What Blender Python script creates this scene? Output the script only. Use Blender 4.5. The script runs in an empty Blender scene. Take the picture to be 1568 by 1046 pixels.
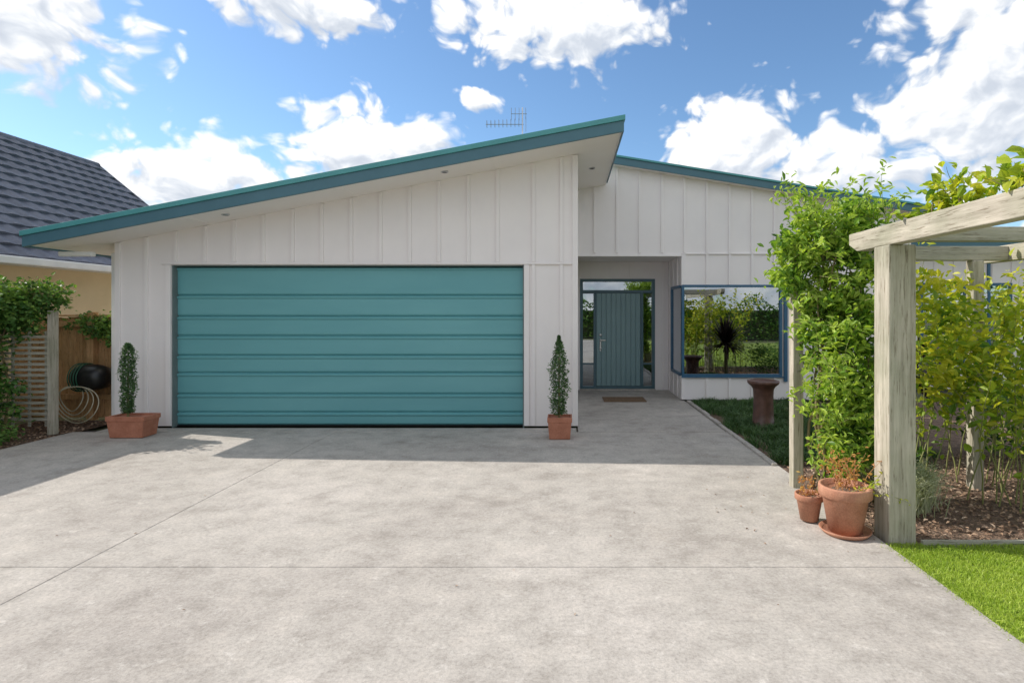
import bpy, math, random
import numpy as np
from mathutils import Vector
R = random.Random(7)
NR = np.random.RandomState(11)
scene = bpy.context.scene
col = scene.collection

# ------------------------------------------------------------------ helpers
def link(o, parent=None):
    col.objects.link(o)
    if parent is not None: o.parent = parent
    return o
def empty(name):
    e = bpy.data.objects.new(name, None); e.empty_display_size = .2
    return link(e)
class MB:
    def __init__(s): s.v=[]; s.f=[]
    def add(s, verts, faces):
        b=len(s.v); s.v+=[tuple(p) for p in verts]; s.f+=[tuple(i+b for i in f) for f in faces]
    def box(s,x0,x1,y0,y1,z0,z1):
        s.add([(x0,y0,z0),(x1,y0,z0),(x1,y1,z0),(x0,y1,z0),(x0,y0,z1),(x1,y0,z1),(x1,y1,z1),(x0,y1,z1)],
              [(0,3,2,1),(4,5,6,7),(0,1,5,4),(1,2,6,5),(2,3,7,6),(3,0,4,7)])
    def prism(s, poly, y0, y1):
        n=len(poly)
        v=[(x,y0,z) for x,z in poly]+[(x,y1,z) for x,z in poly]
        f=[tuple(range(n)), tuple(range(2*n-1,n-1,-1))]
        for i in range(n):
            j=(i+1)%n; f.append((i,i+n,j+n,j))
        s.add(v,f)
    def prismx(s, poly, x0, x1):
        n=len(poly)
        v=[(x0,y,z) for y,z in poly]+[(x1,y,z) for y,z in poly]
        f=[tuple(range(n)), tuple(range(2*n-1,n-1,-1))]
        for i in range(n):
            j=(i+1)%n; f.append((i,i+n,j+n,j))
        s.add(v,f)
    def lathe(s, c, prof, seg=32, axis='Z', cap=True):
        b=[];n=len(prof)
        for r,h in prof:
            for k in range(seg):
                a=2*math.pi*k/seg
                if axis=='Z': b.append((c[0]+r*math.cos(a),c[1]+r*math.sin(a),c[2]+h))
                elif axis=='Y': b.append((c[0]+r*math.cos(a),c[1]+h,c[2]+r*math.sin(a)))
                else: b.append((c[0]+h,c[1]+r*math.cos(a),c[2]+r*math.sin(a)))
        f=[]
        for i in range(n-1):
            for k in range(seg):
                k2=(k+1)%seg
                f.append((i*seg+k,i*seg+k2,(i+1)*seg+k2,(i+1)*seg+k))
        if cap:
            f.append(tuple(range(seg-1,-1,-1))); f.append(tuple((n-1)*seg+k for k in range(seg)))
        s.add(b,f)
    def rectlathe(s, c, prof):
        v=[];f=[]
        for hx,hy,z in prof:
            v+=[(c[0]-hx,c[1]-hy,c[2]+z),(c[0]+hx,c[1]-hy,c[2]+z),(c[0]+hx,c[1]+hy,c[2]+z),(c[0]-hx,c[1]+hy,c[2]+z)]
        for i in range(len(prof)-1):
            for k in range(4):
                k2=(k+1)%4; f.append((i*4+k,i*4+k2,i*4+4+k2,i*4+4+k))
        f.append((3,2,1,0)); n=len(prof)-1; f.append((n*4,n*4+1,n*4+2,n*4+3))
        s.add(v,f)
    def build(s,name,mat,parent=None,bevel=0,smooth=False,fix=True):
        m=bpy.data.meshes.new(name); m.from_pydata(s.v,[],s.f); m.update()
        if fix:
            import bmesh
            bm=bmesh.new(); bm.from_mesh(m); bmesh.ops.recalc_face_normals(bm,faces=bm.faces); bm.to_mesh(m); bm.free()
        m.materials.append(mat)
        o=bpy.data.objects.new(name,m); link(o,parent)
        if smooth:
            for p in m.polygons: p.use_smooth = len(p.vertices)==4
        if bevel:
            b=o.modifiers.new('bevel','BEVEL'); b.width=bevel; b.segments=2; b.limit_method='ANGLE'
        return o
def tube(name, paths, r, mat, parent=None, res=2):
    cu=bpy.data.curves.new(name,'CURVE'); cu.dimensions='3D'; cu.bevel_depth=r; cu.bevel_resolution=res
    for p in paths:
        sp=cu.splines.new('POLY'); sp.points.add(len(p)-1)
        for i,q in enumerate(p):
            sp.points[i].co=(q[0],q[1],q[2],1)
            sp.points[i].radius = q[3] if len(q)>3 else 1
    cu.materials.append(mat)
    return link(bpy.data.objects.new(name,cu),parent)

# ------------------------------------------------------------------ materials
def newmat(name):
    m=bpy.data.materials.new(name); m.use_nodes=True
    nt=m.node_tree; nt.nodes.clear()
    out=nt.nodes.new('ShaderNodeOutputMaterial'); return m,nt,out
def N(nt,t,**k):
    n=nt.nodes.new(t)
    for a,b in k.items(): setattr(n,a,b)
    return n
def ramp(nt, fac, stops):
    r=N(nt,'ShaderNodeValToRGB'); e=r.color_ramp.elements
    while len(e)<len(stops): e.new(.5)
    for i,(p,c) in enumerate(stops):
        e[i].position=p; e[i].color=(c[0],c[1],c[2],1)
    nt.links.new(fac,r.inputs[0]); return r.outputs[0]
def noise(nt, vec, scale, detail=4, rough=.55):
    n=N(nt,'ShaderNodeTexNoise'); n.inputs['Scale'].default_value=scale
    n.inputs['Detail'].default_value=detail; n.inputs['Roughness'].default_value=rough
    nt.links.new(vec,n.inputs['Vector']); return n.outputs['Fac']
def vecmap(nt, scale=(1,1,1)):
    t=N(nt,'ShaderNodeTexCoord'); m=N(nt,'ShaderNodeMapping'); m.inputs['Scale'].default_value=scale
    nt.links.new(t.outputs['Object'],m.inputs['Vector']); return m.outputs[0]
def mixc(nt,fac,a,b,mode='MIX'):
    m=N(nt,'ShaderNodeMix',data_type='RGBA',blend_type=mode)
    if isinstance(fac,(int,float)): m.inputs[0].default_value=fac
    else: nt.links.new(fac,m.inputs[0])
    for i,x in ((6,a),(7,b)):
        if isinstance(x,tuple): m.inputs[i].default_value=(x[0],x[1],x[2],1)
        else: nt.links.new(x,m.inputs[i])
    return m.outputs[2]
def mat_var(name,c1,c2,scale=3,rough=.6,bump=.1,bscale=40,stretch=(1,1,1),metal=0,spec=.5,fine=.0,bdist=.01):
    m,nt,out=newmat(name); p=N(nt,'ShaderNodeBsdfPrincipled'); nt.links.new(p.outputs[0],out.inputs[0])
    v=vecmap(nt,stretch)
    c=ramp(nt,noise(nt,v,scale,4,.6),[(.3,c1),(.7,c2)])
    if fine:
        f=ramp(nt,noise(nt,v,bscale*1.7,2,.6),[(.3,(1-fine,)*3),(.7,(1+fine*.3,)*3)])
        c=mixc(nt,1.0,c,f,'MULTIPLY')
    nt.links.new(c,p.inputs['Base Color'])
    p.inputs['Roughness'].default_value=rough; p.inputs['Metallic'].default_value=metal
    p.inputs['Specular IOR Level'].default_value=spec
    if bump>=.1:
        b=N(nt,'ShaderNodeBump'); b.inputs['Strength'].default_value=bump; b.inputs['Distance'].default_value=bdist
        nt.links.new(noise(nt,v,bscale,2),b.inputs['Height']); nt.links.new(b.outputs[0],p.inputs['Normal'])
    return m
def mat_leaf(name, dark, mid, light, trans=.35, rough=.45):
    m,nt,out=newmat(name)
    a=N(nt,'ShaderNodeAttribute'); a.attribute_name='lc'
    c=ramp(nt,a.outputs['Fac'],[(0,dark),(.5,mid),(1,light)])
    p=N(nt,'ShaderNodeBsdfPrincipled'); p.inputs['Roughness'].default_value=rough; p.inputs['Specular IOR Level'].default_value=.35
    nt.links.new(c,p.inputs['Base Color'])
    if trans<=0:
        nt.links.new(p.outputs[0],out.inputs[0]); return m
    t=N(nt,'ShaderNodeBsdfTranslucent')
    c2=mixc(nt,1.0,c,(1.5,1.5,.6),'MULTIPLY'); nt.links.new(c2,t.inputs['Color'])
    mx=N(nt,'ShaderNodeMixShader'); mx.inputs[0].default_value=trans
    nt.links.new(p.outputs[0],mx.inputs[1]); nt.links.new(t.outputs[0],mx.inputs[2]); nt.links.new(mx.outputs[0],out.inputs[0])
    return m

def mat_concrete():
    m,nt,out=newmat('driveway_concrete'); p=N(nt,'ShaderNodeBsdfPrincipled'); nt.links.new(p.outputs[0],out.inputs[0])
    v=vecmap(nt)
    big=ramp(nt,noise(nt,v,.5,3,.5),[(.32,(.37,.34,.31)),(.5,(.43,.40,.365)),(.68,(.48,.445,.41))])
    mid=ramp(nt,noise(nt,v,3.6,9,.76),[(.34,(.76,.75,.74)),(.5,(.98,.98,.98)),(.66,(1.14,1.13,1.12))])
    c=mixc(nt,1.0,big,mid,'MULTIPLY')
    fine=ramp(nt,noise(nt,v,45,4,.85),[(.30,(.70,.70,.70)),(.5,(1,1,1)),(.7,(1.20,1.20,1.20))])
    c=mixc(nt,1.0,c,fine,'MULTIPLY')
    w=ramp(nt,noise(nt,vecmap(nt,(1.1,1.3,1)),6.0,10,.88),[(.55,(0,0,0)),(.62,(1,1,1))])
    c=mixc(nt,w,c,mixc(nt,.42,c,(.70,.665,.62)))
    st=ramp(nt,noise(nt,vecmap(nt,(.8,1.3,1)),1.1,8,.78),[(.53,(0,0,0)),(.66,(1,1,1))])
    c=mixc(nt,st,c,mixc(nt,1.0,c,(.84,.83,.82),'MULTIPLY'))
    nt.links.new(c,p.inputs['Base Color']); p.inputs['Roughness'].default_value=.85; p.inputs['Specular IOR Level'].default_value=.25
    b=N(nt,'ShaderNodeBump'); b.inputs['Strength'].default_value=.35; b.inputs['Distance'].default_value=.006
    nt.links.new(noise(nt,v,80,3,.7),b.inputs['Height']); nt.links.new(b.outputs[0],p.inputs['Normal'])
    return m
M_conc=mat_concrete()
M_wall=mat_var('painted_cladding',(.81,.765,.755),(.86,.815,.80),1.3,.55,.0,60,spec=.3)
M_soffit=mat_var('soffit_paint',(.86,.82,.78),(.88,.85,.81),2,.6,.0,60,spec=.3)
M_gdoor=mat_var('garage_door_paint',(.125,.355,.385),(.155,.405,.43),1.2,.38,.0,90,stretch=(.4,1,2),spec=.5)
M_edoor=mat_var('entry_door_paint',(.19,.30,.32),(.21,.33,.35),3,.4,.0,80)
M_fascia=mat_var('fascia_paint',(.055,.145,.185),(.065,.165,.21),3,.4,.0,40)
M_flash=mat_var('roof_flashing',(.07,.28,.29),(.08,.32,.33),3,.4,.0,40)
M_frame=mat_var('window_frame_paint',(.03,.10,.19),(.04,.13,.22),4,.35,.0,60)
M_dark=mat_var('dark_void',(.05,.045,.04),(.08,.07,.065),4,.8,.0,60)
M_jamb=mat_var('jamb_grey',(.13,.17,.17),(.17,.21,.21),4,.6,.0,60)
M_int=mat_var('interior_paint',(.25,.23,.2),(.32,.3,.26),2,.8,.0,60)
M_metal=mat_var('brushed_metal',(.5,.5,.5),(.62,.62,.62),10,.3,.0,90,metal=1)
M_white=mat_var('white_paint',(.74,.73,.70),(.82,.81,.78),5,.5,.0,40)
M_terra=mat_var('terracotta',(.38,.14,.08),(.50,.21,.13),9,.75,.15,60,fine=.18)
M_terra2=mat_var('terracotta_weathered',(.40,.17,.10),(.54,.28,.18),7,.8,.2,60,fine=.22)
M_glaze=mat_var('brown_glaze',(.08,.04,.03),(.16,.08,.06),12,.35,.15,30)
M_soil=mat_var('soil_mulch',(.12,.075,.05),(.30,.20,.14),14,.95,1,50,fine=.5,bdist=.03)
M_ground=mat_var('ground_earth',(.09,.11,.04),(.16,.16,.08),2,.95,.6,20,fine=.3)
M_lawnbase=mat_var('lawn_soil',(.19,.27,.04),(.28,.36,.06),8,.95,.8,60,fine=.4)
M_nwall=mat_var('neighbour_render',(.66,.53,.32),(.72,.58,.36),3,.8,.2,60)
M_tile=mat_var('roof_tile',(.085,.09,.115),(.15,.155,.19),3,.55,.4,25,fine=.3)
M_stem=mat_var('plant_stem',(.14,.11,.05),(.24,.2,.09),9,.8,.0,60)
M_cane=mat_var('green_cane',(.17,.2,.06),(.28,.28,.1),9,.7,.0,60)
M_black=mat_var('black_plastic',(.012,.012,.014),(.02,.022,.02),9,.35,.0,60)
M_hose=mat_var('garden_hose',(.55,.5,.36),(.62,.58,.42),9,.5,.0,60)
M_hoseg=mat_var('green_hose',(.02,.10,.06),(.03,.14,.08),9,.4,.0,60)
M_mat=mat_var('door_mat_coir',(.15,.09,.05),(.26,.17,.1),30,.95,1,120,fine=.4)
def wood(name,c1,c2,st):
    m,nt,out=newmat(name); p=N(nt,'ShaderNodeBsdfPrincipled'); nt.links.new(p.outputs[0],out.inputs[0])
    v=vecmap(nt,st)
    c=ramp(nt,noise(nt,v,7,6,.7),[(.3,c1),(.68,c2)])
    k=ramp(nt,noise(nt,v,24,4,.7),[(.34,(.40,.36,.31)),(.44,(1,1,1))])
    c=mixc(nt,.85,c,k,'MULTIPLY')
    lo=ramp(nt,noise(nt,vecmap(nt),2.2,3,.6),[(.35,(.80,.83,.75)),(.65,(1.08,1.06,1.03))])
    c=mixc(nt,1.0,c,lo,'MULTIPLY')
    nt.links.new(c,p.inputs['Base Color']); p.inputs['Roughness'].default_value=.85; p.inputs['Specular IOR Level'].default_value=.2
    b=N(nt,'ShaderNodeBump'); b.inputs['Strength'].default_value=.5; b.inputs['Distance'].default_value=.006
    nt.links.new(noise(nt,v,16,4,.7),b.inputs['Height']); nt.links.new(b.outputs[0],p.inputs['Normal'])
    return m
M_woodz=wood('weathered_timber_vertical',(.30,.275,.225),(.56,.52,.45),(3.5,3.5,.22))
M_woody=wood('weathered_timber_long',(.30,.275,.225),(.54,.50,.43),(3.5,.22,3.5))
M_woodx=wood('weathered_timber_cross',(.28,.27,.23),(.48,.45,.39),(.22,3.5,3.5))
M_fence=wood('cedar_palings',(.52,.29,.14),(.74,.46,.25),(4,4,.4))
def mat_glass():
    m,nt,out=newmat('window_glass')
    g=N(nt,'ShaderNodeBsdfGlossy'); g.inputs['Roughness'].default_value=.004; g.inputs['Color'].default_value=(.9,.95,1,1)
    t=N(nt,'ShaderNodeBsdfTransparent'); t.inputs['Color'].default_value=(.45,.5,.5,1)
    f=N(nt,'ShaderNodeFresnel'); f.inputs['IOR'].default_value=1.5
    a=N(nt,'ShaderNodeMath',operation='ADD'); a.inputs[1].default_value=.34; nt.links.new(f.outputs[0],a.inputs[0])
    mx=N(nt,'ShaderNodeMixShader'); nt.links.new(a.outputs[0],mx.inputs[0])
    nt.links.new(t.outputs[0],mx.inputs[1]); nt.links.new(g.outputs[0],mx.inputs[2]); nt.links.new(mx.outputs[0],out.inputs[0])
    return m
M_glass=mat_glass()
L_vine=mat_leaf('vine_leaves',(.04,.11,.02),(.17,.31,.04),(.42,.54,.10),.4)
L_rose=mat_leaf('rose_leaves',(.07,.17,.02),(.27,.38,.035),(.58,.56,.06),.42)
L_dark=mat_leaf('dark_leaves',(.025,.07,.015),(.07,.17,.035),(.20,.32,.07),.25)
L_con=mat_leaf('conifer_leaves',(.03,.08,.03),(.07,.15,.055),(.15,.25,.09),.15)
L_turf=mat_leaf('turf_leaves',(.03,.07,.02),(.06,.13,.04),(.14,.23,.08),.2)
L_grass=mat_leaf('grass_blades',(.19,.31,.03),(.33,.45,.055),(.48,.56,.12),.3)
L_lav=mat_leaf('lavender_leaves',(.24,.28,.18),(.42,.45,.32),(.58,.58,.46),.3)
L_dry=mat_leaf('dry_leaves',(.32,.12,.05),(.52,.25,.10),(.62,.44,.14),.3)
L_cord=mat_leaf('cordyline_leaves',(.015,.01,.01),(.04,.02,.02),(.08,.05,.04),0)
L_chip=mat_leaf('bark_chips',(.12,.07,.045),(.32,.21,.14),(.52,.40,.30),0.0,.9)

# ------------------------------------------------------------------ foliage generators
def attr_mesh(name, V, F, A, mat, parent=None):
    m=bpy.data.meshes.new(name); m.from_pydata(V.tolist(),[],F)
    a=m.attributes.new('lc','FLOAT','POINT'); a.data.foreach_set('value',A.astype(np.float32))
    m.materials.append(mat); m.update()
    return link(bpy.data.objects.new(name,m),parent)
def leaves(name, C, size, mat, parent=None, ratio=.45, up=.5, var=.35, shade=None, droop=.0):
    C=np.asarray(C); n=len(C)
    nrm=NR.normal(size=(n,3)); nrm[:,2]=np.abs(nrm[:,2])+up; nrm/=np.linalg.norm(nrm,axis=1)[:,None]
    d=NR.normal(size=(n,3)); d[:,2]-=droop; d-= (d*nrm).sum(1)[:,None]*nrm; d/=np.linalg.norm(d,axis=1)[:,None]
    s=np.cross(nrm,d)
    L=size*(1+var*NR.uniform(-1,1,n))[:,None]; W=L*ratio*.5
    b=C-d*L*.5; t=C+d*L*.5-nrm*L*.12
    m1=C-d*L*.12
    V=np.stack([b, m1+s*W+nrm*L*.1, m1+d*L*.34+s*W*.7+nrm*L*.06, t, m1+d*L*.34-s*W*.7+nrm*L*.06, m1-s*W+nrm*L*.1],1).reshape(-1,3)
    F=[]
    for i in range(n):
        k=i*6; F+=[(k,k+1,k+2,k+3),(k,k+3,k+4,k+5)]
    a=np.clip(NR.normal(.5,.22,n) + (shade if shade is not None else 0),0,1)
    return attr_mesh(name,V,F,np.repeat(a,6),mat,parent)
def blades(name, C, h, w, lean, mat, parent=None):
    C=np.asarray(C); n=len(C)
    ang=NR.uniform(0,2*np.pi,n); d=np.stack([np.cos(ang),np.sin(ang),np.zeros(n)],1)
    a2=NR.uniform(0,2*np.pi,n); s=np.stack([np.cos(a2),np.sin(a2),np.zeros(n)],1)
    H=(h*NR.uniform(.55,1.2,n))[:,None]; ln=(lean*NR.uniform(.2,1.3,n))[:,None]*H
    up=np.array([0,0,1.])
    W=w*.5
    V=np.stack([C-s*W,C+s*W, C+up*H*.6+d*ln*.35+s*W*.8, C+up*H*.6+d*ln*.35-s*W*.8, C+up*H*(1-.2*lean)+d*ln],1).reshape(-1,3)
    F=[]
    for i in range(n):
        k=i*5; F+=[(k,k+1,k+2,k+3),(k+3,k+2,k+4)]
    a=np.clip(NR.normal(.5,.2,n)+.14*np.sin(C[:,0]*5.1+1)*np.sin(C[:,1]*6.3)+.08*np.sin(C[:,0]*17+C[:,1]*13),0,1)
    return attr_mesh(name,V,F,np.repeat(a,5),mat,parent)
def clumps(ells, nclump, per, cr, rin=.45):
    P=[];S=[]
    w=np.array([e[6] for e in ells]); w=w/w.sum()
    for _ in range(nclump):
        e=ells[NR.choice(len(ells),p=w)]
        d=NR.normal(size=3); d/=np.linalg.norm(d); r=NR.uniform(rin,1.05)
        c=np.array(e[:3])+d*r*np.array(e[3:6])
        k=int(per*NR.uniform(.5,1.5))
        q=c+NR.normal(size=(k,3))*cr*NR.uniform(.6,1.3)
        P.append(q); S.append(np.full(k,NR.normal(0,.17)+(.08 if d[0]<0 else -.05)+d[2]*.08))  # random clump tone, plus sunward side and tops painted lighter
    P=np.concatenate(P);S=np.concatenate(S)
    k=P[:,2]>.02
    return P[k],S[k]
def canes(starts, length, leafgap, spread, droop=.9, steps=14, wob=.09, jit=.15):
    paths=[];P=[]
    for s in starts:
        p=np.array(s[:3],float); d=np.array(s[3:6],float)+NR.normal(size=3)*jit; d/=np.linalg.norm(d)
        L=length*NR.uniform(.6,1.15); st=L/steps; path=[]
        for i in range(steps+1):
            path.append((p[0],p[1],p[2],1-.75*i/steps))
            d=d+NR.normal(size=3)*wob; d[2]-=droop*st*(i/steps)
            d/=np.linalg.norm(d); q=p+d*st
            if i>1:
                for k in range(max(1,int(st/leafgap))):
                    t=NR.uniform(); P.append(p+(q-p)*t+NR.normal(size=3)*spread)
            p=q
            if p[2]<.03: break
        paths.append(path)
    return paths,np.array(P)

# ------------------------------------------------------------------ ground, driveway
g=MB(); g.add([(-300,-300,-.06),(300,-300,-.06),(300,300,-.06),(-300,300,-.06)],[(0,1,2,3)])
g.build('ground',M_ground,fix=False)
drv=empty('driveway')
sub=MB(); sub.add([(-6.6,-9,-.03),(2.21,-9,-.03),(2.21,7.64,-.03),(-6.6,7.64,-.03)],[(0,1,2,3)])
sub.build('joint_base',M_dark,drv,fix=False)
d=MB(); J=.0025
xs=[-6.6,-3.1,2.21]; ys=[-9,-5,-.8,3.49,7.42]
for i in range(2):
    for j in range(4):
        d.box(xs[i]+(J if i else 0),xs[i+1]-(J if i==0 else 0),ys[j]+J,ys[j+1]-J,-.12,0)
d.box(-6.3,-3.1-J,7.42+J,7.66,-.12,.003); d.box(-3.1+J,.13,7.42+J,7.66,-.12,.003)
d.build('slabs',M_conc,drv,bevel=.003)
p=MB(); p.box(.15,2.12,7.42+J,11.38,-.12,.004); p.build('entry_path',M_conc,bevel=.004)
k=MB()
for i in range(12):
    a=5.78+i*.345; k.box(2.135,2.20+R.uniform(-.01,.01),a,a+.335,-.1,.03+R.uniform(-.006,.006))
k.build('garden_edging',M_conc,bevel=.012)
b=MB(); b.add([(2.215,3.86,-.02),(12,3.86,-.02),(12,9.98,-.02),(2.215,9.98,-.02)],[(0,1,2,3)])
b.add([(-7.9,2,-.02),(-6.61,2,-.02),(-6.61,8.3,-.02),(-7.9,8.3,-.02)],[(0,1,2,3)])
b.build('garden_bed',M_soil,fix=False)
lw=empty('lawn')
b=MB(); b.add([(2.215,-9,-.015),(14,-9,-.015),(14,3.80,-.015),(2.215,3.80,-.015)],[(0,1,2,3)]); b.build('lawn_base',M_lawnbase,lw,fix=False)
n=60000; C=np.stack([2.19+NR.uniform(0,1,n)*2.4,NR.uniform(2.2,3.85,n),np.full(n,-.015)],1)
C[:,0]+= (C[:,0]<2.25)*(NR.normal(size=n)*.02)
blades('lawn_blades',C,.032,.004,.95,L_grass,lw)
n=24000; C=np.stack([NR.uniform(2.2,9,n),NR.uniform(-4,3.8,n),np.full(n,-.015)],1)
blades('lawn_blades_wide',C,.036,.008,.95,L_grass,lw)
e=MB(); e.box(2.46,9,3.83,3.86,-.05,.02); e.build('timber_edging',M_woodx)
n=6000; C=np.stack([NR.uniform(2.25,6,n),NR.uniform(3.9,6.2,n),NR.uniform(-.015,.02,n)],1)
leaves('bark_chips',C,.035,L_chip,ratio=.6,up=2.5)
n=1500; C=np.stack([NR.uniform(-7.8,-6.6,n),NR.uniform(5,8.2,n),NR.uniform(-.015,.01,n)],1)
leaves('bark_chips',C,.04,L_chip,ratio=.6,up=2.5)
C=np.array([(R.uniform(-5.5,2.1),R.uniform(1.9,5.5),.006) for _ in range(20)]+[(R.uniform(1.2,2.2),R.uniform(3.6,5.6),.006) for _ in range(30)])
leaves('fallen_leaves',C,.02,L_chip,ratio=.5,up=4)

# ------------------------------------------------------------------ house
H=empty('board_and_batten_house')
zs=lambda x: 3.78+.192*(x-.135)
zt=lambda x: 4.37-.16*(x-.88)
zw=lambda x: zt(x)-.15
w=MB()
def wp(x0,x1,z0,y0,y1,f): w.prism([(x0,z0),(x1,z0),(x1,f(x1)),(x0,f(x0))],y0,y1)
wp(-6.22,-5.47,.025,7.68,7.80,zs); wp(-5.47,-.59,2.25,7.68,7.80,zs); wp(-.59,.135,.025,7.68,7.80,zs)
wp(-6.22,-6.10,.0,7.80,16,zs); wp(.02,.135,.0,7.80,16,zs); wp(-6.10,.02,0,15.9,16,zs)
wp(.135,2.08,2.63,10,10.12,zw); wp(2.08,3.85,2.07,10,10.12,zw); w.box(2.08,3.85,10,10.12,.025,.46); wp(3.85,6.2,.025,10,10.12,zw)
w.box(2.08,2.20,10.12,11.4,.0,.46); w.box(2.08,2.20,10.12,11.4,2.07,2.63); w.box(2.08,2.20,10.95,11.4,.46,2.07)
w.box(.135,.27,11.4,11.5,0,2.63); w.box(1.81,2.20,11.4,11.5,0,2.63); w.box(.27,1.81,11.4,11.5,2.28,2.63)
wp(6.08,6.2,0,10.12,16,zw); wp(.135,6.08,0,15.9,16,zw)
w.box(6.2,11,11.5,11.62,0,2.9); w.box(10.9,11,11.62,16,0,2.9)
w.build('walls',M_wall,H)
bt=MB()
def bat(x,z0,z1,y=7.68,wd=.045,t=.026): bt.box(x-wd/2,x+wd/2,y-t,y+.001,z0,z1)
for kx in range(1,13):
    x=-5.81+.4045*kx; bat(x,2.288,zs(x)-.005)
bat(-5.81,.03,zs(-5.81)-.005)
for x in (-.46,-.075): bat(x,.03,2.255); bat(x,2.288,zs(x)-.005)
bt.box(-.592,-.52,7.658,7.681,.03,2.255)
bt.box(-5.545,-5.472,7.658,7.681,.03,2.255)
bt.box(.075,.153,7.652,7.681,.03,zs(.1)-.01); bt.box(.1352,.153,7.681,7.75,.03,zs(.1)-.01)
bt.box(-6.238,-6.17,7.654,7.681,.03,zs(-6.2)-.01)
bt.box(-5.6,.075,7.648,7.681,2.257,2.286)
xw=.5
while xw<6.15:
    lo=2.66
    bat(xw,lo,zw(xw)-.005,10)
    if xw>2.06:
        bat(xw,2.09 if xw<3.87 else .03,2.635,10)
        if xw<3.87: bat(xw,.03,.44,10)
    xw+=.405
bt.box(2.06,6.15,9.972,10.001,2.637,2.658)
bt.box(2.06,2.12,9.976,10.001,.03,.45); bt.box(2.06,2.12,9.976,10.001,2.08,2.633); bt.box(2.06,2.0805,10,10.07,.03,.45); bt.box(2.06,2.0805,10,10.07,2.08,2.633)
bt.box(.155,2.06,9.975,10.0005,2.60,2.636)
for y in (10.4,10.8,11.2):
    for z0,z1 in ((.03,.44),(2.09,2.62)) if y<10.95 else ((.03,2.62),): bt.box(2.062,2.0805,y-.02,y+.02,z0,z1)
for x in (.2,1.98): bt.box(x-.02,x+.02,11.382,11.4005,.03,2.62)
for x in (.5,.9,1.3,1.7): bt.box(x-.02,x+.02,11.382,11.4005,2.32,2.62)
for i in range(9): bt.box(.1352,.150,7.95+.4*i,7.99+.4*i,.03,zs(.135)-.02)
for i in range(11): bt.box(6.4+.4*i,6.44+.4*i,11.482,11.5005,.03,2.88)
bt.build('battens',M_wall,H,bevel=.003)
s=MB(); s.box(.135,2.08,10.12,11.4,2.632,2.66); s.box(.135,6.08,10.12,15.9,2.67,2.72); s.build('entry_ceiling',M_soffit,H)
def para(mb,x0,x1,f,a,bb,y0,y1): mb.prism([(x0,f(x0)+a),(x1,f(x1)+a),(x1,f(x1)+bb),(x0,f(x0)+bb)],y0,y1)
s=MB(); para(s,-6.84,.70,zs,.0,.02,7.02,9.995); para(s,-6.84,.13,zs,0,.02,9.995,16.3)
para(s,.5,6.46,zw,0,.02,9.83,16.3); s.box(6.2,11.3,11.1,16.3,2.9,2.92)
for x in (-4.9,-2.9,-1.0): para(s,x-.02,x+.02,zs,-.006,.0,7.02,7.68)
s.build('soffit',M_soffit,H)
fa=MB(); para(fa,-6.86,.72,zs,-.02,.12,6.985,7.02); para(fa,.70,.72,zs,-.02,.12,7.02,9.80); para(fa,-6.86,-6.84,zs,-.02,.12,7.02,16.3)
para(fa,.45,6.48,zt,-.16,-.035,9.80,9.83); para(fa,6.46,6.48,zt,-.16,-.035,9.83,16.3); fa.box(6.2,11.32,11.06,11.1,2.88,3.02)
fa.build('fascia',M_fascia,H,bevel=.003)
fl=MB(); para(fl,-6.875,.735,zs,.12,.185,6.965,7.03); para(fl,.68,.735,zs,.12,.185,7.03,9.80); para(fl,-6.875,.68,zs,.12,.17,7.03,9.8); para(fl,-6.875,.13,zs,.12,.17,9.8,16.3)
para(fl,.43,6.495,zt,-.035,.0,9.775,9.84); para(fl,.43,6.495,zt,-.034,-.01,9.84,16.3); fl.box(6.5,11.35,11.03,16.3,3.02,3.06)
fl.build('roof_flashing',M_flash,H,bevel=.004)
s=MB(); s.box(-6.74,-6.30,7.35,7.43,2.34,2.40); s.box(-6.34,-6.26,7.72,7.80,.05,2.42); s.build('downpipe',M_white,H,bevel=.01)
# garage door: ribbed sectional panels
gd=MB(); yf=7.775
zb=[.02,.20,.455,.752,.997,1.27,1.545,1.838,2.235]
for i in range(8):
    a=zb[i]; bb=zb[i+1]; hh=bb-a
    pr=[(yf+.05,a),(yf+.026,a),(yf+.008,a+.012),(yf+.001,a+.026),(yf,a+hh*.5),(yf,bb-.055),(yf-.016,bb-.040),(yf-.017,bb-.024),(yf+.004,bb-.012),(yf+.026,bb-.001),(yf+.05,bb-.001)]
    gd.prismx(pr,-5.45,-.612)
gd.build('garage_door',M_gdoor,H)
s=MB(); s.box(-5.47,-5.452,7.685,7.84,.0,2.245); s.box(-.61,-.592,7.685,7.84,.0,2.245); s.box(-5.45,-.612,7.70,7.84,2.237,2.249); s.build('door_jamb',M_jamb,H)
s=MB(); s.box(-5.45,-.612,7.76,7.80,.004,.02); s.build('door_seal',M_black,H)
for x,y in ((-4.51,7.33),(-1.61,7.3),(.385,8.6)):
    s=MB(); z=zs(x); s.lathe((x,y,z-.012),[(.05,.02),(.052,.004),(.042,-.002),(.036,.006)],24); s.build('downlight_ring',M_metal,H)
    s=MB(); s.lathe((x,y,z-.008),[(.034,.006),(.03,-.003),(.002,-.006)],20); s.build('downlight_lens',M_dark,H)
def frame(mb,x0,x1,z0,z1,y,t=.05,dp=.06):
    mb.box(x0,x0+t,y,y+dp,z0,z1); mb.box(x1-t,x1,y,y+dp,z0,z1); mb.box(x0+t,x1-t,y,y+dp,z0,z0+t); mb.box(x0+t,x1-t,y,y+dp,z1-t,z1)
f=MB(); frame(f,2.065,3.87,.44,2.09,9.97,.045,.07)
f.box(2.055,3.9,9.95,9.969,.425,.445)
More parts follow.
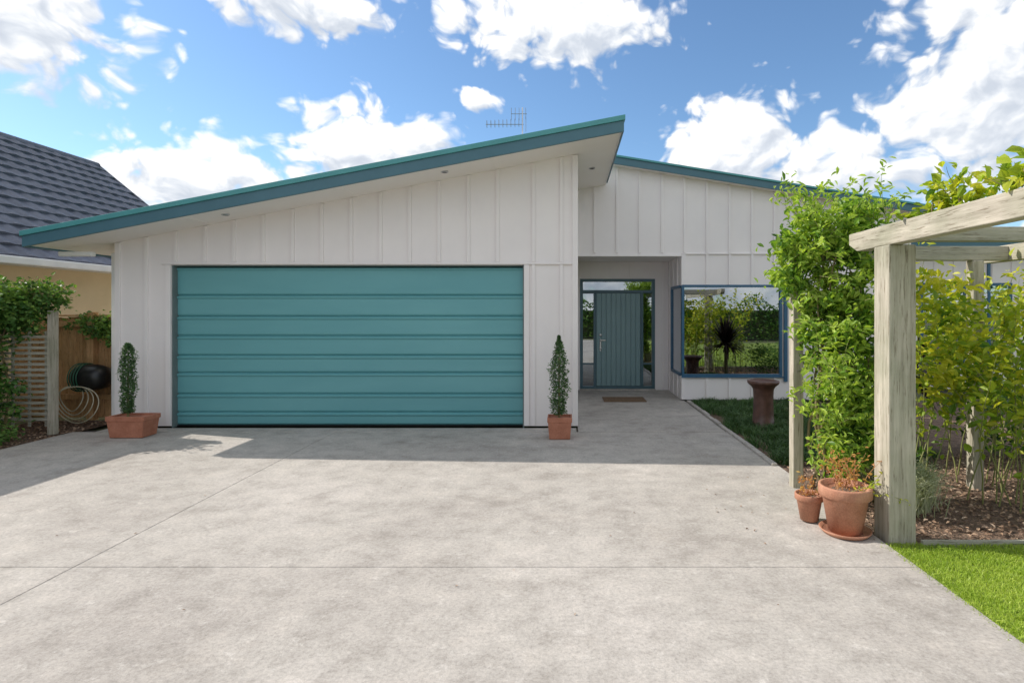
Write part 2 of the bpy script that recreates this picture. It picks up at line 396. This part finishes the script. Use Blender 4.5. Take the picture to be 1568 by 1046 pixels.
f.box(2.065,2.125,10.04,10.09,.44,.485); f.box(2.05,2.10,10.09,10.97,.44,.49); f.box(2.05,2.10,10.09,10.97,2.04,2.09); f.box(2.05,2.10,10.92,10.97,.49,2.04)
f.box(3.9,3.96,9.95,10.0,.35,2.2)
frame(f,7.3,9.2,.5,2.2,11.46,.06,.05); f.box(8.2,8.26,11.465,11.505,.56,2.14); f.box(8.7,8.76,11.47,11.5,0,2.9)
f.build('window_frames',M_frame,H,bevel=.004)
gl=MB(); gl.box(2.11,3.825,10.0,10.006,.485,2.045); gl.box(2.075,2.081,10.09,10.92,.49,2.04); gl.box(7.36,9.14,11.48,11.486,.56,2.14)
gl.box(.33,1.75,11.44,11.446,2.05,2.22); gl.box(.33,.55,11.44,11.446,.08,1.98); gl.box(1.57,1.75,11.44,11.446,.08,1.98)
gl.build('window_glass',M_glass,H)
f=MB()
f.box(.27,.33,11.39,11.47,.02,2.28); f.box(1.75,1.81,11.39,11.47,.02,2.28); f.box(.33,1.75,11.39,11.47,2.225,2.28); f.box(.33,1.75,11.392,11.468,1.99,2.05); f.box(.33,1.75,11.392,11.468,.02,.08)
f.box(.55,.60,11.394,11.466,.08,1.99); f.box(1.52,1.57,11.394,11.466,.08,1.99); f.box(.33,.55,11.42,11.46,.52,.555); f.box(1.57,1.75,11.42,11.46,.52,.555)
f.build('entry_frame',mat_var('entry_frame_paint',(.06,.12,.15),(.08,.15,.18),4,.4,.0,60),H,bevel=.003)
dd=MB(); nb=9; bw=(1.515-.605)/nb
for i in range(nb):
    a=.605+i*bw; c=a+bw
    dd.prism([(a+.005,.085),(c-.005,.085),(c-.005,1.985),(a+.005,1.985)],11.408,11.45)
dd.box(.602,1.518,11.425,11.46,.082,1.988)
dd.build('entry_door',M_edoor,H,bevel=.004)
s=MB()
for z in (1.02,.86,1.13): s.lathe((.69,11.407,z),[(.026,0),(.026,-.012),(.018,-.018),(.004,-.02)],20,'Y')
s.box(.68,.80,11.37,11.385,1.01,1.03); s.box(.68,.70,11.37,11.405,1.01,1.03); s.box(.675,.705,11.398,11.410,.8,1.0)
s.build('door_handle',M_metal,H,bevel=.003)
s=MB(); s.box(.27,1.81,11.30,11.39,0,.03); s.build('threshold',M_conc,H,bevel=.005)
s=MB(); s.box(.135,6.08,12.6,12.7,0,2.66); s.box(.135,6.08,11.5,12.6,-.02,.01); s.box(2.2,6.08,10.12,11.5,-.02,.01); s.build('interior_walls',M_int,H)
s=MB(); s.box(2.7,4.6,10.9,11.7,.3,.75); s.box(2.7,4.6,11.7,11.85,.3,1.0); s.build('interior_sofa',mat_var('sofa',(.12,.1,.09),(.16,.14,.12),3,.9,0),H,bevel=.05)
A=empty('tv_antenna')
s=MB(); s.lathe((-.8,10,3.75),[(.011,0),(.011,1.53)],10); s.build('mast',M_metal,A)
s=MB(); s.box(-1.46,-.78,9.995,10.005,4.97,4.980)
for i in range(9):
    x=-1.44+i*.072; s.box(x-.0025,x+.0025,9.99-.02,10.01+.02,4.92+.002*i,5.04+.004*i)
s.box(-.74,-.735,9.98,10.02,4.85,5.12); s.box(-1.0,-.72,9.99,10.002,5.16,5.167)
for x in (-1.0,-.93,-.86,-.74): s.box(x-.0025,x+.0025,9.98,10.02,5.06,5.27)
s.build('elements',mat_var('aerial_metal',(.25,.25,.26),(.33,.33,.34),5,.5,0,10,metal=.6),A)
s=MB(); s.box(.66,1.42,9.85,10.35,.005,.022); s.build('doormat',M_mat,bevel=.004)

# ------------------------------------------------------------------ neighbour house
NH=empty('neighbour_house')
ex,ez,rx,rz=-7.9,2.38,-11.2,5.1
y0n,y1n=-4,13.2
s=MB(); s.box(-14.2,-8.35,y0n+.3,y1n-.3,0,2.36)
s.prism([(-8.35,2.36),(rx,rz-.25),(-14.2,2.36)],y1n-.45,y1n-.3)
s.build('walls',M_nwall,NH)
s=MB(); s.box(-8.34,-7.92,y0n,y1n,2.30,2.33); s.build('eave_soffit',M_white,NH)
s=MB(); s.prism([(-7.93,2.26),(-7.80,2.28),(-7.78,2.39),(-7.93,2.39)],y0n,y1n); s.build('gutter',M_white,NH,bevel=.015)
def roofside(sign):
    V=[];F=[]; nc=15
    sl=math.hypot(rx-ex,rz-ez); ux=(rx-ex)/sl; uz=(rz-ez)/sl; nx,nz=-uz,ux
    if nz<0: nx,nz=-nx,-nz
    ny=int((y1n-y0n)/.05)
    for c in range(nc):
        a=c*sl/nc; b2=(c+1)*sl/nc+.02
        base=len(V)
        for r,(u,h) in enumerate(((a,.0),(a,.052),(b2,.012))):
            for j in range(ny+1):
                y=y0n+(y1n-y0n)*j/ny
                wv=.010*math.sin((y+ (c%2)*.15)*2*math.pi/.30)
                hh2=h+(wv if r else 0)
                X=ex+ux*u+nx*hh2; Z=ez+uz*u+nz*hh2
                if sign<0: X=2*rx-X
                V.append((X,y,Z))
        for r in range(2):
            for j in range(ny):
                i=base+r*(ny+1)+j; F.append((i,i+1,i+ny+2,i+ny+1))
    return V,F
s=MB()
for sg in (1,-1):
    V,F=roofside(sg); s.add(V,F)
s.build('tiled_roof',M_tile,NH,fix=False)
s=MB()
for i in range(44):
    y=y0n+i*.4
    s.prism([(rx+.1*math.cos(t),rz-.04+.1*math.sin(t)) for t in np.linspace(-.5,math.pi+.5,9)],y,min(y+.41,y1n+.02))
s.build('ridge_tiles',M_tile,NH)
s=MB(); s.prism([(ex,ez-.05),(ex,ez+.07),(rx,rz+.05),(rx,rz-.12)],y1n-.02,y1n+.03); s.build('barge_board',M_tile,NH)

# ------------------------------------------------------------------ left fence etc
FN=empty('timber_fence')
s=MB(); x=-8.3
while x<-6.24:
    wd=.10+R.uniform(-.004,.004); s.box(x,min(x+wd,-6.23),8.30+R.uniform(0,.006),8.325,.03,1.52+R.uniform(-.01,.01)); x+=wd+.008
s.build('palings',M_fence,FN,bevel=.003)
s=MB(); s.box(-8.3,-6.23,8.26,8.297,1.38,1.46); s.box(-8.3,-6.23,8.26,8.297,.3,.38); s.box(-7.1,-7.0,8.20,8.297,0,1.6); s.box(-8.3,-6.23,8.25,8.34,1.535,1.56)
s.build('rails',M_fence,FN,bevel=.004)
TR=empty('garden_trellis')
s=MB(); s.box(-6.77,-6.69,7.23,7.31,0,1.62); s.box(-7.75,-7.68,7.23,7.31,0,1.62); s.build('posts',M_woodz,TR,bevel=.004)
s=MB()
for i in range(16): s.box(-7.68,-6.77,7.25,7.268,.18+i*.072,.215+i*.072)
for i in range(4): s.box(-7.5+i*.22,-7.47+i*.22,7.269,7.29,.1,1.35)
s.build('slats',M_woodx,TR,bevel=.002)
iv=empty('ivy_hedge')
P,S=clumps([(-7.35,7.2,1.6,.55,.35,.34,3.6),(-6.95,7.25,1.74,.3,.3,.2,1),(-7.5,7.0,.95,.3,.3,.5,1.4),(-7.25,6.95,.55,.4,.3,.4,1.3),(-7.9,6.7,1.4,.4,.5,.7,1.5)],185,42,.07)
leaves('ivy_leaves',P,.06,L_dark,iv,ratio=.7,shade=S+.14)
P,S=clumps([(-7.0,8.15,1.42,.35,.15,.14,1),(-6.6,8.15,1.38,.35,.12,.16,1),(-6.55,8.1,1.2,.2,.1,.12,.4)],46,36,.06)
leaves('ivy_leaves_fence',P,.05,L_dark,iv,ratio=.7,shade=S+.18)
st,P=canes([(-7.2+R.uniform(-.3,.5),7.2,1.7,R.uniform(-.5,.8),-.2,.8) for _ in range(16)],.4,.02,.02)
leaves('ivy_shoots',P,.045,L_dark,iv,ratio=.6,shade=.3)
tube('ivy_stems',st+[[(-7.3,7.2,0,3),(-7.25,7.22,.6,2.5),(-7.35,7.2,1.2,2),(-7.2,7.2,1.6,1)]],.006,M_stem,iv)
gp=empty('border_plants')
P,S=clumps([(-6.9,6.6,.08,.25,.35,.12,1),(-7.2,6.2,.1,.4,.5,.18,1)],40,36,.06)
leaves('leaves',P,.05,L_dark,gp,ratio=.4,shade=S+.2)
HR=empty('hose_reel')
s=MB(); s.lathe((-6.95,8.0,.66),[(.15,.0),(.165,.01),(.165,.03),(.06,.04),(.06,.17),(.165,.18),(.165,.20),(.15,.21)],32,'X'); s.box(-6.98,-6.72,7.98,8.26,.64,.68)
s.lathe((-6.85,8.0,.66),[(.06,-.24),(.15,-.2),(.18,-.12),(.19,0),(.18,.12),(.15,.2),(.06,.24)],32,'X')
s.build('drum',M_black,HR,smooth=True)
hp=[]
for kx in range(4):
    hp.append([(-7.02+kx*.04,8.0+.200*math.cos(a),.66+.200*math.sin(a)) for a in np.linspace(0,2*math.pi,40)])
tube('coils',hp,.007,M_hoseg,HR)
lp=[]
for kx in range(4):
    wx=.16+.05*kx; dz=.36+.05*kx; cx=-7.05+.05*kx
    lp.append([(cx+wx*math.sin(t),7.9-.03*kx+.03*math.sin(2*t),.55-dz*.5*(1-math.cos(t))) for t in np.linspace(0,2*math.pi,40)])
tube('loops',lp,.007,M_hose,HR)

# ------------------------------------------------------------------ potted conifers
def conifer(cx,cy,hx,hy,ph,tx,th,tw,rounded):
    E=empty('potted_conifer')
    s=MB(); s.rectlathe((cx,cy,.006),[(hx*.84,hy*.84,0),(hx*.95,hy*.95,ph*.78),(hx,hy,ph*.79),(hx,hy,ph),(hx*.88,hy*.88,ph),(hx*.86,hy*.86,ph*.9)])
    s.build('pot',M_terra,E,bevel=.006)
    s=MB(); s.box(cx-hx*.87,cx+hx*.87,cy-hy*.87,cy+hy*.87,ph*.86,ph*.92); s.build('soil',M_soil,E)
    tube('trunk',[[(tx,cy,ph*.85,1.5),(tx,cy,ph+th*.5,1),(tx,cy,ph+th*.93,.4)]],.011,M_stem,E)
    n=3400; t=NR.uniform(0,1,n)**1.05; a=NR.uniform(0,2*np.pi,n)
    if rounded: prof=np.minimum(1,(1-t)*5+.25)*(.7+.3*np.minimum(1,t*3))
    else: prof=np.clip(np.minimum(1,(1-t)*2.6+.08),0,1)*(.72+.28*np.minimum(1,t*4))
    lump=1+.28*np.sin(a*3+t*17)*np.cos(t*31+a*2)+.16*np.sin(t*70+a*5)
    r=tw*.5*prof*lump*NR.uniform(.5,1.2,n)
    P=np.stack([tx+r*np.cos(a),cy+r*np.sin(a),ph+.03+t*th],1)
    leaves('foliage',P,.032,L_con,E,ratio=.4,up=.9,shade=.22*(lump-1)*3+.08)
    return E
conifer(-5.59,7.16,.245,.15,.27,-5.66,.90,.15,True)
conifer(-.09,7.08,.155,.14,.27,-.10,1.0,.20,False)

# ------------------------------------------------------------------ bird bath
B=empty('bird_bath')
s=MB(); s.lathe((2.76,7.8,-.01),[(.165,0),(.17,.03),(.15,.05),(.138,.2),(.132,.4),(.14,.53),(.165,.57),(.20,.60),(.215,.62),(.215,.65),(.19,.655),(.17,.62),(.02,.60)],40)
s.build('bowl_pedestal',M_glaze,B,smooth=True)
gc=empty('mondo_grass_bed')
cc=np.stack([NR.uniform(2.25,4.2,420),NR.uniform(5.8,9.9,420)],1)
q=cc[NR.randint(0,420,22000)]+NR.normal(size=(22000,2))*.045
q=q[q[:,0]>2.2]
blades('blades',np.column_stack([q,np.full(len(q),-.02)]),.13,.009,.95,L_turf,gc)

# ------------------------------------------------------------------ pergola
PG=empty('pergola')
s=MB(); s.box(2.24,2.43,3.86,4.05,-.05,2.07); s.box(2.06,2.155,5.05,5.15,-.05,2.07); s.box(3.70,3.80,5.05,5.15,-.05,2.07); s.box(4.0,4.19,3.86,4.05,-.05,2.07)
s.build('posts',M_woodz,PG,bevel=.008)
s=MB()
s.prismx([(1.2,2.07),(4.30,2.07),(4.42,2.13),(4.42,2.215),(1.2,2.215)],2.245,2.345)
s.prismx([(1.2,2.07),(5.4,2.07),(5.5,2.13),(5.5,2.215),(1.2,2.215)],4.03,4.13)
s.build('beams',M_woody,PG,bevel=.006)
s=MB()
s.box(2.346,4.029,3.90,3.98,2.10,2.20)
s.box(2.06,4.029,5.06,5.14,2.071,2.20)
s.build('rafters',M_woodx,PG,bevel=.004)

# climbing vine
CV=empty('climbing_vine')
el=[(2.38,4.95,2.32,.38,.36,.27,2.0),(2.02,5.0,2.02,.20,.26,.32,1.3),(2.45,4.82,1.35,.27,.28,.85,3.2),(2.44,4.8,.55,.22,.26,.38,1.4),(2.26,4.95,1.45,.16,.25,.5,.8)]
P,S=clumps(el,225,46,.052)
k=(P[:,0]>2.6)|(P[:,1]>4.12)
leaves('vine_leaf_mass',P[k],.074,L_vine,CV,ratio=.44,shade=S[k]+.10,droop=.5)
stt=[(2.38+R.uniform(-.32,.36),4.95+R.uniform(-.35,.3),2.38+R.uniform(-.15,.12),R.uniform(-.8,.8),R.uniform(-.5,.3),R.uniform(.2,.9)) for _ in range(66)]
s1,P1=canes(stt,.44,.017,.022,droop=4)
stt=[(2.2+R.uniform(-.22,.5),4.7+R.uniform(-.2,.3),R.uniform(.3,2.2),R.uniform(-.9,.5),-.5,R.uniform(-.3,.5)) for _ in range(100)]
s2,P2=canes(stt,.36,.019,.02,droop=5)
leaves('vine_shoots',np.concatenate([P1,P2]),.068,L_vine,CV,ratio=.36,shade=.28,droop=.8)
tr=[]
for i in range(9):
    x=2.35+R.uniform(-.12,.2); y=4.85+R.uniform(-.15,.2); pth=[]
    for j in range(12):
        pth.append((x+.05*math.sin(j*1.3+i),y+.05*math.cos(j*1.1+i*2),j*.2,1.6-.1*j))
    tr.append(pth)
tube('vine_trunks',tr,.010,M_stem,CV); tube('vine_stems',s1+s2,.003,M_cane,CV)

TV=empty('grape_vine')
stt=[(2.36+R.uniform(-.06,.25),R.uniform(2.5,3.7),2.22,R.uniform(-.4,.3),R.uniform(-.3,.5),R.uniform(.1,.7)) for _ in range(34)]
s1,P1=canes(stt,.26,.02,.025,droop=4)
leaves('grape_leaves',P1,.07,L_rose,TV,ratio=.6,shade=.12)
tube('grape_stems',s1+[[(2.5+.05*math.sin(t*3),t,2.25,2) for t in np.linspace(1.4,4,20)]],.004,M_stem,TV)

RB=empty('rose_bush')
stt=[]
for _ in range(52):
    x=R.uniform(2.95,4.8); y=R.uniform(4.35,5.5)
    stt.append((x,y,0,R.uniform(-.12,.2),R.uniform(-.12,.12),1))
s1,P1=canes(stt,2.15,.026,.06,droop=.4,steps=20,wob=.06,jit=.09)
keep=P1[:,2]>.45+NR.uniform(-.2,.5,len(P1)); P1=P1[keep]
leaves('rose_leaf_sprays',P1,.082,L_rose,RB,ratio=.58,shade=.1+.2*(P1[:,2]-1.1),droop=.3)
tube('rose_canes',s1,.0065,M_cane,RB)
P,S=clumps([(3.25,4.8,1.75,.5,.3,.28,1.1),(3.9,5.2,1.4,.6,.4,.6,1.0),(3.35,4.7,1.2,.3,.3,.4,.9)],62,24,.07)
leaves('rose_leaf_clumps',P,.078,L_rose,RB,ratio=.55,shade=S+.18)
SH=empty('green_shrub')
P,S=clumps([(4.9,6.3,.45,.5,.4,.45,1),(5.6,6.0,.5,.7,.5,.5,1.2)],70,40,.09)
leaves('leaves',P,.06,L_dark,SH,ratio=.45,shade=S+.1)
LV=empty('lavender_plant')
c0=np.array([[2.70,4.45],[2.84,4.55],[2.98,4.75],[2.72,4.8]]); q=c0[NR.randint(0,4,2200)]+NR.normal(size=(2200,2))*.06
blades('blades',np.column_stack([q,np.zeros(2200)]),.34,.007,.7,L_lav,LV)
P,S=clumps([(2.82,4.6,.2,.2,.2,.16,1)],40,40,.04); leaves('leaves',P,.03,L_lav,LV,ratio=.25,shade=S)

def pot(cx,cy,r,h,saucer):
    E=empty('terracotta_pot')
    s=MB(); s.lathe((cx,cy,.012),[(r*.62,0),(r*.86,h*.76),(r*.88,h*.77),(r*.97,h*.775),(r,h*.79),(r*1.0,h*.97),(r*.98,h),(r*.88,h),(r*.85,h*.9),(.01,h*.88)],44)
    s.build('pot_body',M_terra2,E,smooth=True)
    s=MB(); s.lathe((cx,cy,.012),[(r*.84,h*.885),(.005,h*.90)],24); s.build('soil',M_soil,E)
    if saucer:
        s=MB(); s.lathe((cx,cy,.004),[(r*.85,0),(r*.98,.028),(r*.95,.032),(r*.85,.012),(.01,.008)],44); s.build('saucer',M_terra2,E,smooth=True)
    return E
M_drys=mat_var('dry_stem',(.42,.2,.09),(.55,.3,.14),9,.8,0)
E=pot(2.02,4.03,.18,.335,True)
stt=[(2.02+R.uniform(-.09,.09),4.03+R.uniform(-.09,.09),.31,R.uniform(-.5,.5),R.uniform(-.4,.3),1) for _ in range(16)]
s1,P1=canes(stt,.30,.03,.012,droop=2.5); leaves('dry_foliage',P1,.035,L_dry,E,ratio=.35); tube('dry_stems',s1,.003,M_drys,E)
s1,P1=canes([(2.05,3.95,.31,.9,-.5,.6),(2.08,3.94,.31,.8,-.4,.9),(2.0,3.95,.31,.7,-.6,.8)],.42,.02,.012,droop=2); leaves('fern_fronds',P1,.035,L_rose,E,ratio=.4,shade=.2); tube('fern_stems',s1,.003,M_cane,E)
E=pot(1.86,4.26,.105,.20,False)
stt=[(1.86+R.uniform(-.05,.05),4.26+R.uniform(-.05,.05),.18,R.uniform(-.5,.5),R.uniform(-.4,.3),1) for _ in range(9)]
s1,P1=canes(stt,.17,.03,.012,droop=2.5); leaves('dry_foliage',P1,.03,L_dry,E,ratio=.35); tube('dry_stems',s1,.0025,M_drys,E)

# ------------------------------------------------------------------ garden behind the camera (seen in the window glass)
HG=empty('garden_hedge')
s=MB(); s.box(-20,20,-13.2,-12.2,0,1.7); s.build('hedge_core',M_ground,HG)
n=15000; P=np.stack([NR.uniform(-20,20,n),-12.0+NR.normal(0,.22,n),NR.uniform(0,1,n)**.8*2.1],1)
P[:,2]*=1+.18*np.sin(P[:,0]*1.3)+.12*np.sin(P[:,0]*3.1)
sh=.25*np.sin(P[:,0]*2.3)*np.sin(P[:,2]*4)
leaves('hedge_leaves',P,.17,L_dark,HG,ratio=.6,shade=sh+.15)
n=4000; P=np.stack([11.6+NR.normal(0,.2,n),NR.uniform(-4,13,n),NR.uniform(0,1,n)**.8*2.3],1)
leaves('hedge_leaves_side',P,.16,L_vine,HG,ratio=.6)
CP=empty('cordyline_plant')
cpx,cpy,cpz=3.9,6.4,.85
n=230; C=np.tile(np.array([[cpx,cpy,cpz]]),(n,1))+NR.normal(size=(n,3))*.03
th=NR.uniform(0,2*np.pi,n); ph=NR.uniform(-.45,1.45,n); dv=np.stack([np.cos(th)*np.cos(ph),np.sin(th)*np.cos(ph),np.sin(ph)],1)
sd=np.cross(dv,np.array([0,0,1.])); sd/=np.linalg.norm(sd,axis=1)[:,None]+1e-6
L=NR.uniform(.5,.85,n)[:,None]
V=np.stack([C-sd*.014,C+sd*.014,C+dv*L*.5+sd*.026,C+dv*L*.5-sd*.026,C+dv*L-np.array([0,0,.07])],1).reshape(-1,3); F=[]
for i in range(n): k=i*5; F+=[(k,k+1,k+2,k+3),(k+3,k+2,k+4)]
attr_mesh('spiky_leaves',V,F,np.repeat(NR.uniform(0,1,n),5),L_cord,CP)
tube('trunk',[[(cpx,cpy,-.02),(cpx,cpy,.88)]],.045,M_stem,CP)

# ------------------------------------------------------------------ sky
W=bpy.data.worlds.new('World'); scene.world=W; W.use_nodes=True; nt=W.node_tree; nt.nodes.clear()
W.cycles.sampling_method='MANUAL'; W.cycles.sample_map_resolution=256
sund=Vector((-1.2,.335,1)).normalized()
out=N(nt,'ShaderNodeOutputWorld')
sky=N(nt,'ShaderNodeTexSky',sky_type='NISHITA'); sky.sun_disc=False; sky.sun_elevation=math.asin(sund.z); sky.sun_rotation=math.atan2(sund.x,sund.y)
sky.air_density=1.0; sky.dust_density=.3; sky.ozone_density=1.5
tint=mixc(nt,1.0,sky.outputs[0],(.90,1.08,1.20),'MULTIPLY')
bg=N(nt,'ShaderNodeBackground'); bg.inputs['Strength'].default_value=.145; nt.links.new(tint,bg.inputs['Color'])
def mathn(T):
    def M2(op,a,b=None,c=None,clamp=False):
        n=T.nodes.new('ShaderNodeMath'); n.operation=op; n.use_clamp=clamp
        for i,x in enumerate((a,b,c)):
            if x is None: continue
            if isinstance(x,(int,float)): n.inputs[i].default_value=x
            else: T.links.new(x,n.inputs[i])
        return n.outputs[0]
    return M2
G=bpy.data.node_groups.new('cloud_masses','ShaderNodeTree')
G.interface.new_socket('AzEl',in_out='INPUT',socket_type='NodeSocketVector'); G.interface.new_socket('Mass',in_out='OUTPUT',socket_type='NodeSocketFloat')
gi=G.nodes.new('NodeGroupInput'); go=G.nodes.new('NodeGroupOutput'); MG=mathn(G)
def vm(T,op,a,b):
    n=T.nodes.new('ShaderNodeVectorMath'); n.operation=op
    for i,x in enumerate((a,b)):
        if isinstance(x,tuple): n.inputs[i].default_value=x
        elif x is not None: T.links.new(x,n.inputs[i])
    return n
blobs=[(-.79,.37,.14,.085),(-.60,.20,.13,.065),(-.50,.18,.11,.045),(-.34,.265,.15,.08),(-.40,.20,.10,.05),(-.47,.475,.17,.055),(-.02,.485,.20,.075),(.29,.275,.12,.09),(.20,.20,.14,.05),(.45,.23,.15,.07),(.65,.33,.15,.16),(.77,.29,.14,.17),(.60,.165,.07,.02),(-.16,.36,.05,.022)]
cur=None
for a0,e0,wa0,we0 in blobs:
    a=vm(G,'SUBTRACT',gi.outputs[0],(a0,e0,0)); b=vm(G,'MULTIPLY',a.outputs[0],(1/wa0,1/we0,0)); ln=vm(G,'LENGTH',b.outputs[0],None)
    v=MG('MAXIMUM',MG('MULTIPLY_ADD',ln.outputs['Value'],-1.5,1.5),-2.4)
    cur=v if cur is None else MG('MAXIMUM',cur,v)
G.links.new(cur,go.inputs[0])
M=mathn(nt)
tc=N(nt,'ShaderNodeTexCoord'); sx=N(nt,'ShaderNodeSeparateXYZ'); nt.links.new(tc.outputs['Generated'],sx.inputs[0])
az=M('ARCTAN2',sx.outputs[0],sx.outputs[1]); elv=M('ARCSINE',M('MAXIMUM',M('MINIMUM',sx.outputs[2],.9999),-.9999))
cv=N(nt,'ShaderNodeCombineXYZ'); nt.links.new(az,cv.inputs[0]); nt.links.new(elv,cv.inputs[1])
def n2(vec,scale,detail,rough=.6,colr=False):
    n=N(nt,'ShaderNodeTexNoise',noise_dimensions='2D'); n.inputs['Scale'].default_value=scale; n.inputs['Detail'].default_value=detail; n.inputs['Roughness'].default_value=rough
    nt.links.new(vec,n.inputs['Vector']); return n.outputs['Color' if colr else 'Fac']
wn=n2(cv.outputs[0],9,2,.5,True)
wr=vm(nt,'MULTIPLY',vm(nt,'SUBTRACT',wn,(.5,.5,.5)).outputs[0],(.08,.05,0)).outputs[0]
wa=vm(nt,'ADD',cv.outputs[0],wr).outputs[0]
wb=vm(nt,'ADD',wa,(-.018,.030,0)).outputs[0]
def g_(v):
    g=N(nt,'ShaderNodeGroup'); g.node_tree=G; nt.links.new(v,g.inputs[0]); return g.outputs[0]
b0=g_(wa); b1=g_(wb)
msk=M('MAXIMUM',M('MULTIPLY_ADD',elv,8,-4.6,True),M('MULTIPLY_ADD',sx.outputs[1],-5,1.6,True))
gen=M('ADD',M('MULTIPLY_ADD',n2(cv.outputs[0],2.4,1),5.0,-1.8),M('MULTIPLY_ADD',msk,3.0,-3.0))  # unseen clouds overhead and behind, added dense as ambient fill light
base=M('MAXIMUM',b0,gen)
nz=vm(nt,'MULTIPLY',wa,(1,1.3,1)).outputs[0]
nz1=vm(nt,'ADD',nz,(-.010,.018,0)).outputs[0]
nf=n2(nz,12,7,.56); nl=n2(nz1,12,4,.56)
vo=N(nt,'ShaderNodeTexVoronoi',voronoi_dimensions='2D'); vo.inputs['Scale'].default_value=20; vo.inputs['Detail'].default_value=2; vo.inputs['Roughness'].default_value=.5
nt.links.new(nz,vo.inputs['Vector'])
den=M('ADD',M('ADD',base,.22),M('ADD',M('MULTIPLY_ADD',nf,1.9,-.95),M('MULTIPLY_ADD',vo.outputs['Distance'],-1.0,.40)))
def MR(x,a,b,c=0,dd=1):
    m=N(nt,'ShaderNodeMapRange',interpolation_type='SMOOTHSTEP'); nt.links.new(x,m.inputs[0])
    for i,q in enumerate((a,b,c,dd)): m.inputs[i+1].default_value=q
    return m.outputs[0]
alpha=MR(den,-.25,.42)
df=M('ADD',M('MULTIPLY',M('SUBTRACT',b0,b1),.62),M('MULTIPLY',M('SUBTRACT',nf,nl),2.2))
df=M('ADD',df,M('MULTIPLY_ADD',vo.outputs['Distance'],-.6,.22))
lit=MR(df,-.85,.22)
lm=M('MULTIPLY',lit,MR(den,.6,2.0,1,.85))
cc=ramp(nt,lm,[(0,(.56,.61,.69)),(.4,(.70,.74,.80)),(.75,(.88,.89,.90)),(1,(1,1,1))])
bc=N(nt,'ShaderNodeBackground'); bc.inputs['Strength'].default_value=1.18; nt.links.new(cc,bc.inputs['Color'])
mx=N(nt,'ShaderNodeMixShader'); nt.links.new(alpha,mx.inputs[0]); nt.links.new(bg.outputs[0],mx.inputs[1]); nt.links.new(bc.outputs[0],mx.inputs[2])
nt.links.new(mx.outputs[0],out.inputs['Surface'])

# ------------------------------------------------------------------ sun & camera
sl=bpy.data.lights.new('sun','SUN'); sl.energy=5.0; sl.angle=math.radians(.5); sl.color=(1,.935,.85)
so=link(bpy.data.objects.new('sun',sl)); so.rotation_euler=(-sund).to_track_quat('-Z','Y').to_euler()
cam=bpy.data.cameras.new('camera'); cam.lens=850/1568*36; cam.sensor_width=36; cam.shift_x=-84/1568; cam.shift_y=-45/1568; cam.clip_end=2000; cam.clip_start=.05
co=link(bpy.data.objects.new('camera',cam)); co.location=(0,0,1.6); co.rotation_euler=(math.radians(90),0,0)
scene.camera=co
scene.view_settings.view_transform='Standard'; scene.view_settings.look='None'; scene.view_settings.exposure=0
